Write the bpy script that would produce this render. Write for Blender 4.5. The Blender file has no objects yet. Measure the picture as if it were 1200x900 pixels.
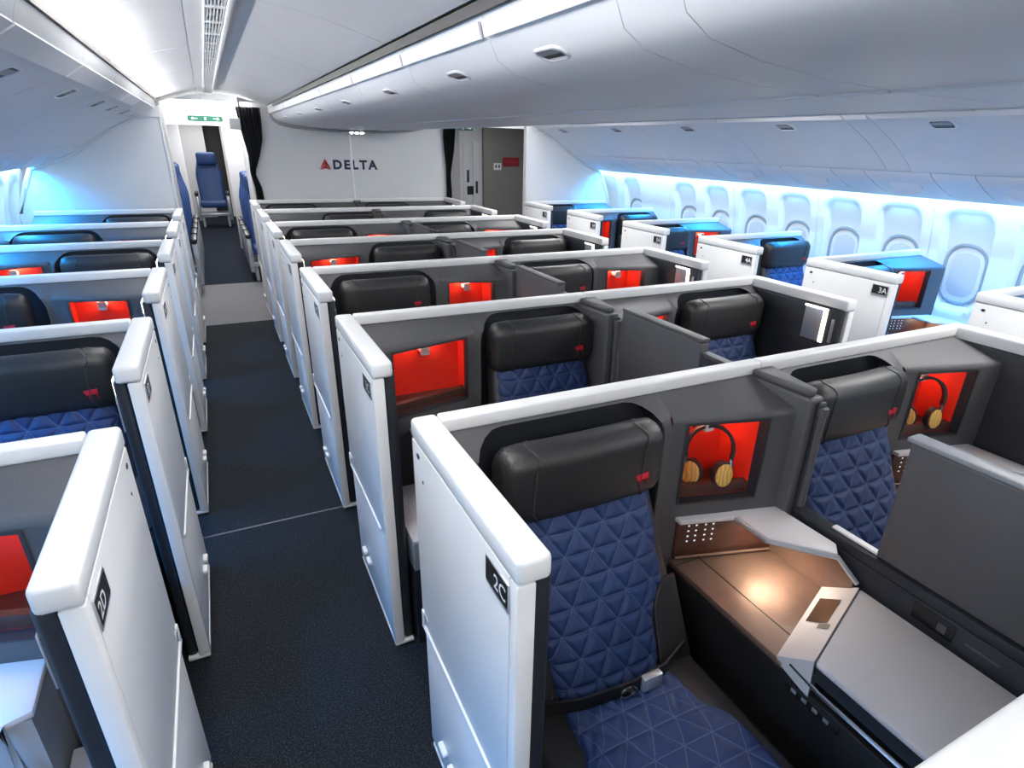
import bpy, bmesh, math, random
from mathutils import Vector, Matrix
random.seed(7)
S = bpy.context.scene
COL = S.collection
PI = math.pi

# ------------------------------------------------------------------ camera, world, lights, exposure
cam_d = bpy.data.cameras.new('camera')
cam = bpy.data.objects.new('camera', cam_d)
COL.objects.link(cam)
S.camera = cam
FPX, PCX, PCY, CAMZ = 691.42, 619.225, 473.817, 2.0093
cam_d.sensor_width = 36.0
cam_d.lens = FPX * 36.0 / 1200.0
cam_d.shift_x = (600 - PCX) / 1200.0
cam_d.shift_y = (PCY - 450) / 1200.0
cam_d.clip_start = 0.02
RM = ((0.89317823, -0.16077389, 0.41998144), (-0.44905859, -0.36883641, 0.8138219), (0.02406314, -0.91548428, -0.40163355))
cam.matrix_world = Matrix(((RM[0][0], -RM[0][1], -RM[0][2], 0), (RM[1][0], -RM[1][1], -RM[1][2], 0),
                           (RM[2][0], -RM[2][1], -RM[2][2], CAMZ), (0, 0, 0, 1)))
w = bpy.data.worlds.new('world'); S.world = w; w.use_nodes = True
w.node_tree.nodes['Background'].inputs[0].default_value = (0.75, 0.85, 1, 1)
w.node_tree.nodes['Background'].inputs[1].default_value = 0.4
S.view_settings.view_transform = 'Standard'
S.view_settings.look = 'None'
S.view_settings.exposure = 0.28
S.view_settings.gamma = 1.0
S.view_settings.use_curve_mapping = False

def area(name, loc, size, power, color, direction, spread=180):
    d = bpy.data.lights.new(name, 'AREA'); d.shape = 'RECTANGLE'
    d.size, d.size_y = size; d.energy = power; d.color = color; d.spread = math.radians(spread)
    o = bpy.data.objects.new(name, d); COL.objects.link(o)
    z = -Vector(direction).normalized()          # area lights shine along local -Z; local Y kept along the cabin
    y = Vector((0, 1, 0)); y = (y - z * y.dot(z))
    if y.length < .05: y = Vector((0, 0, 1)) - z * z.z
    y.normalize(); x = y.cross(z)
    o.matrix_world = Matrix(((x.x, y.x, z.x, loc[0]), (x.y, y.y, z.y, loc[1]), (x.z, y.z, z.z, loc[2]), (0, 0, 0, 1)))
    return o
WHITE = (1, .985, .97)
COOL = (1, .985, .96)
# ceiling cove strips above the bins wash the aisle ceilings
area('cove_light_left', (-.340, 3.0, 2.350), (.03, 9.4), 64, WHITE, (.55, 0, .85))
area('cove_light_right', (3.840, 3.0, 2.350), (.03, 9.4), 64, WHITE, (-.55, 0, .85))
# ceiling lamps over the aisles
for k, (yy, pl, pr) in enumerate(((-1.0, 22, 26), (1.2, 12, 22), (3.4, 11, 22), (5.6, 11, 22), (7.0, 6, 11))):
    area('aisle_light', (.05, yy, 2.44), (.30, .9), pl, COOL, (0, 0, -1))
    area('aisle_light', (3.40, yy, 2.44), (.35, .9), pr, COOL, (0, 0, -1))
# blue mood lighting: LED row behind the valance, one added below for suites
for sx, xx in ((-1, -1.60), (1, 5.10)):
    area('mood_light_wall', (xx, 3.4, 1.735), (.03, 9.0), 46, (.36, .72, 1), (sx * .5, 0, -.8), 180)
    area('mood_light_seats', (xx - sx * .06, 3.4, 1.690), (.03, 9.0), 150, (.002, .34, 1), (-sx * .35, 0, -1), 110)
# unseen area light standing in for the lit cabin behind the camera
area('forward_light', (1.7, -1.2, 2.15), (3.2, 1.2), 20, (1, .98, .96), (0, .55, -.8))
# next cabin aft
area('aft_light', (.1, 17.6, 2.42), (1.6, 2.0), 40, WHITE, (0, 0, -1))  # added over the far seat to brighten the end partition
area('aft_light', (.3, 12.5, 2.40), (.9, 5.0), 90, WHITE, (0, 0, -1))
area('aft_light', (.1, 8.9, 2.42), (.9, 1.0), 30, WHITE, (0, 0, -1))
area('aft_light', (4.1, 8.9, 2.42), (.8, 1.0), 8, WHITE, (0, 0, -1))
area('aft_window_light', (5.6, 13.5, 1.72), (.05, 5.0), 60, (.35, .7, 1), (-.3, 0, -.9))

# ------------------------------------------------------------------ materials
def mat(name, color, rough=.5, metal=0.0, bump=0.0, bscale=200.0, var=0.0, vscale=6.0, emit=0.0, coat=0.0, ecol=None):
    m = bpy.data.materials.new(name); m.use_nodes = True
    nt = m.node_tree; b = nt.nodes['Principled BSDF']
    b.inputs['Base Color'].default_value = (*color, 1); b.inputs['Roughness'].default_value = rough
    b.inputs['Metallic'].default_value = metal
    if coat: b.inputs['Coat Weight'].default_value = coat
    tc = nt.nodes.new('ShaderNodeTexCoord')
    if emit:
        b.inputs['Emission Color'].default_value = (*(ecol or color), 1); b.inputs['Emission Strength'].default_value = emit
    if var:
        n = nt.nodes.new('ShaderNodeTexNoise'); n.inputs['Scale'].default_value = vscale; n.inputs['Detail'].default_value = 3
        nt.links.new(tc.outputs['Object'], n.inputs['Vector'])
        mr = nt.nodes.new('ShaderNodeMapRange'); mr.inputs['From Min'].default_value = .3; mr.inputs['From Max'].default_value = .7
        mr.inputs['To Min'].default_value = 1 - var; mr.inputs['To Max'].default_value = 1 + var
        nt.links.new(n.outputs['Fac'], mr.inputs['Value'])
        mx = nt.nodes.new('ShaderNodeVectorMath'); mx.operation = 'SCALE'; mx.inputs[0].default_value = color
        nt.links.new(mr.outputs['Result'], mx.inputs['Scale']); nt.links.new(mx.outputs[0], b.inputs['Base Color'])
    if bump:
        n = nt.nodes.new('ShaderNodeTexNoise'); n.inputs['Scale'].default_value = bscale; n.inputs['Detail'].default_value = 2
        nt.links.new(tc.outputs['Object'], n.inputs['Vector'])
        bp = nt.nodes.new('ShaderNodeBump'); bp.inputs['Strength'].default_value = bump; bp.inputs['Distance'].default_value = .002
        nt.links.new(n.outputs['Fac'], bp.inputs['Height']); nt.links.new(bp.outputs['Normal'], b.inputs['Normal'])
    return m
M = {}
M['shell'] = mat('white_shell', (.80, .80, .80), .38, var=.015)
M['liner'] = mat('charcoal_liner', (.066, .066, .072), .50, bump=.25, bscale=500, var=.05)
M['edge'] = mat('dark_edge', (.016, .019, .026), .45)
M['black'] = mat('black_plastic', (.008, .008, .009), .4)
M['leather'] = mat('black_leather', (.017, .0175, .019), .40, bump=.35, bscale=350)
M['piping'] = mat('leather_piping', (.03, .03, .032), .5)
M['red'] = mat('red_liner', (.72, .026, .011), .45, bump=.1, bscale=300)
M['redmark'] = mat('red_mark', (.55, .01, .03), .5)
M['redmark2'] = mat('deep_red_mark', (.25, .004, .012), .5)
M['lamp'] = mat('warm_lamp', (1, .9, .8), .4, emit=38, ecol=(1, .82, .60))
M['strip'] = mat('reading_strip', (1, .93, .85), .4, emit=3.2, ecol=(1, .88, .72))
M['bin'] = mat('bin_plastic', (.76, .765, .78), .42, var=.012)
M['binedge'] = mat('bin_edge', (.36, .36, .37), .5)
M['groove'] = mat('dark_groove', (.045, .042, .040), .6)
M['wall'] = mat('wall_laminate', (.66, .665, .68), .45, var=.01)
M['side'] = mat('sidewall_plastic', (.80, .82, .84), .45, var=.012)
M['ceil'] = mat('ceiling_plastic', (.80, .80, .80), .5, var=.012)
M['bronze'] = mat('bronze_laminate', (.23, .150, .118), .44, .55, bump=.12, bscale=900, var=.06, vscale=30)
M['table'] = mat('table_laminate', (.60, .585, .60), .42, var=.012)
M['chrome'] = mat('chrome', (.72, .73, .75), .2, 1.0)
M['silver'] = mat('silver_trim', (.52, .55, .60), .32, .6)
M['mirror'] = mat('screen_glass', (.30, .22, .17), .12, .85)
M['woodtray'] = mat('walnut_tray', (.055, .022, .016), .4, var=.25, vscale=25)
M['curtain'] = mat('curtain_cloth', (.006, .007, .012), .85, bump=.5, bscale=250)
M['navy'] = mat('navy_letters', (.008, .010, .06), .45)
M['white'] = mat('white_print', (.85, .85, .85), .5)
M['grey'] = mat('grey_print', (.07, .07, .075), .5)
M['beige'] = mat('warm_grey_laminate', (.235, .220, .195), .5, var=.02)
M['green'] = mat('exit_green', (.006, .085, .05), .4, emit=.05, ecol=(.01, .30, .16))
M['exitw'] = mat('exit_white', (.8, .9, .85), .4, emit=.35, ecol=(.9, 1, .95))
M['seatblue'] = mat('far_seat_blue', (.016, .055, .19), .5, var=.1)
M['spot'] = mat('spot_lens', (1, .95, .9), .4, emit=14, ecol=(1, .95, .88))
M['icon'] = mat('lit_icons', (.8, .9, 1), .4, emit=.5, ecol=(.8, .9, 1))
M['rail'] = mat('divider_rail', (.20, .21, .235), .4)
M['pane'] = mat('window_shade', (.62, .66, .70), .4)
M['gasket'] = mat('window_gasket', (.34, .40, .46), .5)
M['darkvoid'] = mat('dark_doorway', (.02, .021, .023), .7)
M['placard'] = mat('red_placard', (.30, .008, .012), .5)

def wood():
    m = mat('headphone_wood', (.62, .36, .08), .4); nt = m.node_tree; b = nt.nodes['Principled BSDF']
    tc = nt.nodes.new('ShaderNodeTexCoord'); wv = nt.nodes.new('ShaderNodeTexWave')
    wv.inputs['Scale'].default_value = 20; wv.inputs['Distortion'].default_value = 6
    nt.links.new(tc.outputs['Object'], wv.inputs['Vector'])
    cr = nt.nodes.new('ShaderNodeValToRGB')
    cr.color_ramp.elements[0].color = (.50, .27, .06, 1); cr.color_ramp.elements[1].color = (.74, .46, .13, 1)
    nt.links.new(wv.outputs['Fac'], cr.inputs['Fac']); nt.links.new(cr.outputs['Color'], b.inputs['Base Color'])
    return m
M['wood'] = wood()

def carpet(name, base, speck):
    m = mat(name, base, .95); nt = m.node_tree; b = nt.nodes['Principled BSDF']
    tc = nt.nodes.new('ShaderNodeTexCoord')
    v = nt.nodes.new('ShaderNodeTexVoronoi'); v.inputs['Scale'].default_value = 95
    n = nt.nodes.new('ShaderNodeTexNoise'); n.inputs['Scale'].default_value = 160; n.inputs['Detail'].default_value = 2
    n2 = nt.nodes.new('ShaderNodeTexNoise'); n2.inputs['Scale'].default_value = 5
    for q in (v, n, n2): nt.links.new(tc.outputs['Object'], q.inputs['Vector'])
    mr = nt.nodes.new('ShaderNodeMapRange'); mr.inputs['From Min'].default_value = .50; mr.inputs['From Max'].default_value = .68
    nt.links.new(n.outputs['Fac'], mr.inputs['Value'])
    mx = nt.nodes.new('ShaderNodeMix'); mx.data_type = 'RGBA'
    mx.inputs['A'].default_value = (*base, 1); mx.inputs['B'].default_value = (*speck, 1)
    nt.links.new(mr.outputs['Result'], mx.inputs['Factor'])
    nt.links.new(mx.outputs['Result'], b.inputs['Base Color'])
    bp = nt.nodes.new('ShaderNodeBump'); bp.inputs['Strength'].default_value = .6; bp.inputs['Distance'].default_value = .004
    nt.links.new(v.outputs['Distance'], bp.inputs['Height']); nt.links.new(bp.outputs['Normal'], b.inputs['Normal'])
    b.inputs['Specular IOR Level'].default_value = .15
    return m
M['carpet'] = carpet('dark_carpet', (.008, .010, .013), (.034, .042, .052))
M['mat'] = carpet('grey_mat', (.15, .15, .16), (.26, .26, .27))
M['bluecarpet'] = carpet('blue_carpet', (.006, .010, .020), (.018, .026, .045))

def quilt_mat(name, col, stitch):
    m = mat(name, col, .62); nt = m.node_tree; b = nt.nodes['Principled BSDF']
    uv = nt.nodes.new('ShaderNodeUVMap'); sp = nt.nodes.new('ShaderNodeSeparateXYZ'); nt.links.new(uv.outputs['UV'], sp.inputs[0])
    def mth(op, a, c=None):
        n = nt.nodes.new('ShaderNodeMath'); n.operation = op
        for i, x in enumerate((a, c)):
            if x is None: continue
            if isinstance(x, (int, float)): n.inputs[i].default_value = x
            else: nt.links.new(x, n.inputs[i])
        return n.outputs[0]
    U, V = sp.outputs['X'], sp.outputs['Y']
    hv = mth('MULTIPLY', V, .5)
    ds = []
    for e in (V, mth('ADD', U, hv), mth('SUBTRACT', U, hv)):
        fr = mth('FRACT', e); ds.append(mth('MINIMUM', fr, mth('SUBTRACT', 1.0, fr)))
    d = mth('MINIMUM', mth('MINIMUM', ds[0], ds[1]), ds[2])
    mr = nt.nodes.new('ShaderNodeMapRange'); mr.inputs['From Min'].default_value = .010; mr.inputs['From Max'].default_value = .028
    mr.inputs['To Min'].default_value = .55; mr.inputs['To Max'].default_value = 0; nt.links.new(d, mr.inputs['Value'])
    mx = nt.nodes.new('ShaderNodeMix'); mx.data_type = 'RGBA'
    mx.inputs['A'].default_value = (*col, 1); mx.inputs['B'].default_value = (*stitch, 1)
    nt.links.new(mr.outputs['Result'], mx.inputs['Factor']); nt.links.new(mx.outputs['Result'], b.inputs['Base Color'])
    tc = nt.nodes.new('ShaderNodeTexCoord'); n = nt.nodes.new('ShaderNodeTexNoise'); n.inputs['Scale'].default_value = 600
    nt.links.new(tc.outputs['Object'], n.inputs['Vector'])
    bp = nt.nodes.new('ShaderNodeBump'); bp.inputs['Strength'].default_value = .3; bp.inputs['Distance'].default_value = .001
    nt.links.new(n.outputs['Fac'], bp.inputs['Height']); nt.links.new(bp.outputs['Normal'], b.inputs['Normal'])
    return m
M['quilt'] = quilt_mat('blue_quilted_fabric', (.007, .027, .105), (.085, .125, .24))

# ------------------------------------------------------------------ mesh helpers
class MB:
    def __init__(s, xf=None): s.v = []; s.f = []; s.xf = xf; s.uv = None
    def add(s, vs, fs):
        n = len(s.v)
        s.v += [s.xf(*p) if s.xf else tuple(p) for p in vs]
        s.f += [tuple(i + n for i in f) for f in fs]
    def box(s, x0, x1, y0, y1, z0, z1, bev=0, seg=2):
        if bev <= 0:
            s.add([(x, y, z) for x in (x0, x1) for y in (y0, y1) for z in (z0, z1)],
                  [(0, 1, 3, 2), (4, 6, 7, 5), (0, 4, 5, 1), (2, 3, 7, 6), (0, 2, 6, 4), (1, 5, 7, 3)])
            return
        bm = bmesh.new()
        vs = [bm.verts.new((x, y, z)) for x in (x0, x1) for y in (y0, y1) for z in (z0, z1)]
        for f in [(0, 1, 3, 2), (4, 6, 7, 5), (0, 4, 5, 1), (2, 3, 7, 6), (0, 2, 6, 4), (1, 5, 7, 3)]: bm.faces.new([vs[i] for i in f])
        bmesh.ops.recalc_face_normals(bm, faces=bm.faces)
        bmesh.ops.bevel(bm, geom=list(bm.edges), offset=min(bev, .49 * min(abs(x1 - x0), abs(y1 - y0), abs(z1 - z0))), segments=seg, profile=.5, affect='EDGES')
        s.bm(bm)
    def bm(s, bm):
        bm.verts.index_update()
        s.add([v.co[:] for v in bm.verts], [tuple(v.index for v in f.verts) for f in bm.faces]); bm.free()
    def loft(s, rings, closed=True, caps=True):
        n = len(rings[0]); vs = [p for r in rings for p in r]; fs = []
        for i in range(len(rings) - 1):
            for j in range(n if closed else n - 1):
                k = (j + 1) % n
                fs.append((i * n + j, i * n + k, (i + 1) * n + k, (i + 1) * n + j))
        if caps and closed:
            fs.append(tuple(range(n))[::-1]); fs.append(tuple(range((len(rings) - 1) * n, len(rings) * n)))
        s.add(vs, fs)
    def prism(s, pts, h0, h1, axis='z', bev=0, seg=2):
        def P(p, h): return {'z': (p[0], p[1], h), 'y': (p[0], h, p[1]), 'x': (h, p[0], p[1])}[axis]
        if bev <= 0: s.loft([[P(p, h0) for p in pts], [P(p, h1) for p in pts]]); return
        bm = bmesh.new(); a = [bm.verts.new(P(p, h0)) for p in pts]; b = [bm.verts.new(P(p, h1)) for p in pts]; n = len(pts)
        bm.faces.new(a[::-1]); bm.faces.new(b)
        for j in range(n): k = (j + 1) % n; bm.faces.new((a[j], a[k], b[k], b[j]))
        bmesh.ops.recalc_face_normals(bm, faces=bm.faces)
        bmesh.ops.bevel(bm, geom=list(bm.edges), offset=bev, segments=seg, profile=.5, affect='EDGES'); s.bm(bm)
    def tube(s, path, r, n=8, closed=False):
        P = [Vector(p) for p in path]; rings = []; up = Vector((0, 0, 1))
        for i, p in enumerate(P):
            t = (P[(i + 1) % len(P)] - P[i - 1]) if closed else (P[min(i + 1, len(P) - 1)] - P[max(i - 1, 0)])
            t.normalize(); a = t.cross(up if abs(t.z) < .95 else Vector((1, 0, 0))).normalized(); b = t.cross(a)
            rr = r[i] if isinstance(r, (list, tuple)) else r
            rings.append([tuple(p + (a * math.cos(q * 2 * PI / n) + b * math.sin(q * 2 * PI / n)) * rr) for q in range(n)])
        if closed: rings.append(rings[0])
        s.loft(rings, caps=not closed)
    def grid(s, fn, nu, nv, uvfn=None):
        vs = []; uv = []
        for j in range(nv + 1):
            for i in range(nu + 1):
                vs.append(fn(i / nu, j / nv))
                if uvfn: uv.append(uvfn(i / nu, j / nv))
        fs = [(j * (nu + 1) + i, j * (nu + 1) + i + 1, (j + 1) * (nu + 1) + i + 1, (j + 1) * (nu + 1) + i) for j in range(nv) for i in range(nu)]
        s.add(vs, fs); s.uv = uv if uvfn else None
    def mesh(s, name, m, smooth=35):
        me = bpy.data.meshes.new(name); me.from_pydata(s.v, [], s.f)
        if s.uv:
            l = me.uv_layers.new(name='UVMap')
            for lp in me.loops: l.data[lp.index].uv = s.uv[lp.vertex_index]
        bm = bmesh.new(); bm.from_mesh(me); bmesh.ops.recalc_face_normals(bm, faces=bm.faces); bm.to_mesh(me); bm.free()
        for mm in (m if isinstance(m, (list, tuple)) else (m,)): me.materials.append(M[mm])
        if smooth:
            me.shade_smooth(); me.set_sharp_from_angle(angle=math.radians(smooth))
        return me
    def build(s, name, m, parent=None, loc=None, smooth=35):
        return put(name, s.mesh(name, m, smooth), parent, loc)
def put(name, me, parent=None, loc=None):
    o = bpy.data.objects.new(name, me); COL.objects.link(o)
    if parent: o.parent = parent
    if loc: o.location = loc
    return o
def empty(name, loc=(0, 0, 0)):
    o = bpy.data.objects.new(name, None); COL.objects.link(o); o.location = loc; o.empty_display_size = .1; return o
def tag(o, label, cat, group=None):
    o['label'] = label; o['category'] = cat
    if group: o['group'] = group
    return o
def struct(o): o['kind'] = 'structure'; return o
def copy_tree(o, parent=None, loc=None):
    c = o.copy(); COL.objects.link(c)
    if parent: c.parent = parent
    if loc: c.location = loc
    for ch in list(o.children): copy_tree(ch, c)
    return c
def rrect(cx, cy, w_, h_, r, n=4):
    pts = []
    for (sx, sy, a0) in ((1, 1, 0), (-1, 1, 90), (-1, -1, 180), (1, -1, 270)):
        for k in range(n + 1):
            a = math.radians(a0 + 90 * k / n)
            pts.append((cx + sx * (w_ / 2 - r) + r * math.cos(a), cy + sy * (h_ / 2 - r) + r * math.sin(a)))
    return pts
def text_geo(txt, size, spacing=1.0, bold=0.0):
    cu = bpy.data.curves.new('lettering', 'FONT'); cu.body = txt; cu.size = size; cu.align_x = 'CENTER'; cu.align_y = 'CENTER'
    cu.space_character = spacing; cu.offset = bold; cu.resolution_u = 3
    o = bpy.data.objects.new('lettering', cu); COL.objects.link(o)
    dg = bpy.context.evaluated_depsgraph_get(); me = bpy.data.meshes.new_from_object(o.evaluated_get(dg))
    vs = [v.co[:] for v in me.vertices]; fs = [tuple(p.vertices) for p in me.polygons]
    bpy.data.objects.remove(o); bpy.data.curves.remove(cu); bpy.data.meshes.remove(me)
    return vs, fs
def text_obj(txt, size, fn, m, name, parent=None, **k):
    vs, fs = text_geo(txt, size, **k)
    b = MB(); b.add([fn(v[0], v[1]) for v in vs], fs); return b.build(name, m, parent, smooth=0)
def lerp(a, b, t): return a + (b - a) * t
def interp(prof, d):
    for (a, za), (b, zb) in zip(prof, prof[1:]):
        if d <= b: return lerp(za, zb, (d - a) / (b - a))
    return prof[-1][1]

# ------------------------------------------------------------------ the setting
CX = 1.75
def wall_d(z):
    return interp([(0, 3.45), (.8, 3.57), (1.3, 3.53), (1.72, 3.43), (2.6, 3.43)], z)
b = MB(); b.box(-2.1, 5.6, -3, 22, -.12, -.006)
floor = struct(b.build('floor', 'carpet'))
for (y0, y1, m, nm) in ((-3, 3.150, 'carpet', 'carpet_panel'), (3.162, 7.60, 'carpet', 'carpet_panel'), (7.612, 9.90, 'mat', 'entry_mat'), (9.906, 22, 'bluecarpet', 'carpet_panel')):
    b = MB(); b.box(-1.9, 5.4, y0, y1, -.006, 0); b.build(nm, m, floor)
for y in (3.156, 7.606):
    b = MB(); b.box(-.5, 4.2, y - .006, y + .006, -.006, .001); b.build('seam_strip', 'grey', floor)
b = MB(); b.box(-2.1, 5.6, -3, 22, 2.56, 2.66)
ceiling = struct(b.build('ceiling', 'ceil'))
def ceil_z(x, x0, x1, za, zb, rise):
    t = (x - x0) / (x1 - x0); return lerp(za, zb, t) + rise * math.sin(PI * t)
def ceil_panel(xa, xb, y0, y1, x0, x1, za, zb, rise):
    b = MB(); n = 7; lo = []; hi = []
    for i in range(n + 1):
        x = lerp(xa, xb, i / n); z = ceil_z(x, x0, x1, za, zb, rise); lo.append((x, z)); hi.append((x, z + .012))
    b.prism(lo + hi[::-1], y0, y1, 'y'); return b.build('ceiling_panel', 'ceil', ceiling)
ys = [-3 + 1.45 * k for k in range(9)]
for y0, y1 in zip(ys, ys[1:]):
    ceil_panel(-.385, .008, y0 + .004, y1 - .004, -.385, .735, 2.362, 2.38, .110)
    ceil_panel(.190, .735, y0 + .004, y1 - .004, -.385, .735, 2.362, 2.38, .110)
    ceil_panel(2.77, 3.87, y0 + .004, y1 - .004, 2.77, 3.87, 2.38, 2.362, .110)
for y0, y1 in zip(ys, ys[1:]): ceil_panel(.0105, .082, y0 + .004, y1 - .004, -.385, .735, 2.362, 2.38, .110)
b = MB(); b.box(.162, .186, -3, 8.6, 2.462, 2.485, .006); b.build('ceiling_rail', 'ceil', ceiling)
for x0, x1, z in ((-.388, -.364, 2.342), (.729, .741, 2.340), (2.759, 2.771, 2.340), (3.864, 3.888, 2.342)):
    b = MB(); b.box(x0, x1, -3, 7.7 if z < 2.36 else 8.5, z - .002, z + .028); b.build('gasket_rail', 'groove', ceiling)

# air grille strip: units with seven slats
def grille():
    r = empty('air_grille')
    b = MB(); b.box(-.038, .038, 0, .350, .012, .018); b.build('backing', 'black', r)
    b = MB(); b.box(-.038, -.032, 0, .350, -.004, .012); b.box(.032, .038, 0, .350, -.004, .012)
    b.box(-.032, .032, 0, .018, -.004, .012); b.box(-.032, .032, .332, .350, -.004, .012); b.box(-.032, .032, .172, .180, -.003, .012)
    b.build('frame', 'ceil', r)
    b = MB(); b.box(-.0026, .0026, .018, .332, -.003, .010); me = b.mesh('slat', 'ceil', 0)
    for k in range(5): put('slat', me, r, (-.0250 + .0125 * k, 0, 0))
    return r
g0 = grille()
ORD = ['first', 'second', 'third', 'fourth', 'fifth', 'sixth', 'seventh', 'eighth', 'ninth', 'tenth', 'eleventh', 'twelfth', 'thirteenth', 'fourteenth', 'fifteenth', 'sixteenth', 'seventeenth']
NEAR = ['nearest', 'second', 'third', 'fourth', 'fifth', 'sixth', 'seventh']
for k in range(16):
    o = g0 if k == 0 else copy_tree(g0)
    o.location = (.121, 2.60 + .367 * k, 2.472)
    tag(o, 'white slatted air grille in the ceiling strip, %s from the camera' % (NEAR[k] if k < 7 else ORD[k]), 'vent', 'air grilles in the ceiling strip')

# sidewalls: moulded panels, each with two window recesses
WZ, WHH, WHW, WR = 1.235, .40, .200, .13
def sst(a, b_, x):
    t = max(0, min(1, (x - a) / (b_ - a))); return t * t * (3 - 2 * t)
def recess(y, z, centres):
    d = 0
    for c in centres:
        qx = abs(y - c) - (WHW - WR); qz = abs(z - WZ) - (WHH - WR)
        sd = math.hypot(max(qx, 0), max(qz, 0)) + min(max(qx, qz), 0) - WR
        d = max(d, .075 * sst(0, .032, -sd) * (1 - .75 * sst(1.36, 1.66, z)))
    return d
PL = 1.11
def side_panel(sg, centres):
    b = MB()
    def fn(u, v):
        y = .0015 + u * (PL - .003); z = v * 1.80
        ed = .005 * (sst(0, .02, y) * sst(0, .02, PL - y))
        return (CX + sg * (wall_d(z) - ed + recess(y, z, centres)), y, z)
    b.grid(fn, 84, 66); return b.mesh('wall_panel', 'side', 60)
CEN = (PL * .25, PL * .75)
walls = {}
wn = 0
def ring(b, sg, yc, zc, w0, h0, r0, w1, h1, r1, dep0, dep1):
    def loop(w_, h_, r_, dp):
        return [(CX + sg * (wall_d(z) + dp), y, z) for y, z in rrect(yc, zc, w_, h_, r_, 5)]
    b.loft([loop(w0, h0, r0, dep0), loop((w0 + w1) / 2, (h0 + h1) / 2, r0, dep0 - .006), loop(w1, h1, r1, dep1)], caps=False)
for sg, nm in ((1, 'wall_right'), (-1, 'wall_left')):
    b = MB()
    x0, x1 = sorted((CX + sg * 3.66, CX + sg * 3.74)); b.box(x0, x1, -3, 22, 0, 2.6)
    wl = struct(b.build(nm, 'side')); walls[sg] = wl
    full, half, blank = side_panel(sg, CEN), side_panel(sg, CEN[1:]), side_panel(sg, ())
    for j in (range(-4, 5) if sg > 0 else range(0, 5)):
        me = half if j == 3 + 0 and False else (half if j == 3 else full)
        y0 = 2.9975 + PL * j
        if j == 3: me = half
        put('wall_panel', me if j < 4 else full, wl, (0, y0, 0))
        if j < -1: continue
        for c in (CEN if me is full else CEN[1:]):
            yc = y0 + c
            if yc > 7.6: continue
            wn += 1
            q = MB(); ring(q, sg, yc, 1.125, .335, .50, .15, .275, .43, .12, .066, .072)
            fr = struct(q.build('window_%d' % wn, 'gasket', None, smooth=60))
            q = MB()
            def loop(w_, h_, r_, dp): return [(CX + sg * (wall_d(z) + dp), y, z) for y, z in rrect(yc, 1.125, w_, h_, r_, 5)]
            q.loft([loop(.285, .44, .12, .076), loop(.22, .36, .09, .070), loop(.10, .2, .05, .066)])
            q.build('window_shade', 'pane', fr, smooth=60)
    b = MB(); b.grid(lambda u, v: (CX + sg * (wall_d(v * 2.4) + .0), lerp(-3, -1.44 if sg > 0 else 2.99, u), v * 2.4), 2, 12); b.build('wall_panel', 'side', wl)
    b = MB(); b.grid(lambda u, v: (CX + sg * (wall_d(v * 2.4) + .0), lerp(8.56, 12.0 if sg > 0 else 22, u), v * 2.4), 2, 12); b.build('wall_panel', 'side', wl)
    if sg > 0:
        for j in range(8, 17): put('wall_panel', full, wl, (0, 3.12 + PL * j, 0))
b = MB(); b.box(-2.1, 5.6, -3.1, -3, 0, 2.6); struct(b.build('wall_front', 'wall'))
b = MB(); b.box(-2.1, 5.6, 22, 22.1, 0, 2.6); struct(b.build('wall_rear', 'wall'))

# service panels under the outboard bins (valance above the light slot)
for sg, nm in ((1, 'trim_1'), (-1, 'trim_2')):
    rail = MB(); x0, x1 = sorted((CX + sg * 2.80, CX + sg * 3.30)); rail.box(x0, x1, -3, 7.70, 1.92, 1.95)
    tr = struct(rail.build(nm, 'bin'))
    def piece(L, lens):
        p = MB(); pr = [(2.835, 1.897), (2.86, 1.872), (3.00, 1.800), (3.15, 1.742), (3.30, 1.702), (3.325, 1.698)]
        lo = [(CX + sg * d, z) for d, z in pr]; hi = [(CX + sg * (d + .004), z + .014) for d, z in pr]
        p.prism(lo + hi[::-1], .003, L - .003, 'y')
        if lens:
            for (dd, yy) in ((3.0, .5 * L), ):
                p.loft([[(CX + sg * (dd + .075 * math.cos(a)), yy + .13 * math.sin(a), 1.80 - .058 * math.cos(a) * 1.0 - .003 - h) for a in [2 * PI * q / 14 for q in range(14)]] for h in (0, .006)])
        return p.mesh('service_panel', 'bin', 40)
    pa, pb = piece(.52, True), piece(.30, False)
    y = -3.0; k = 0
    while y < 7.5:
        L = .52 if k % 2 == 0 else .30
        put('service_panel', pa if k % 2 == 0 else pb, tr, (0, y, 0)); y += L; k += 1

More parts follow.
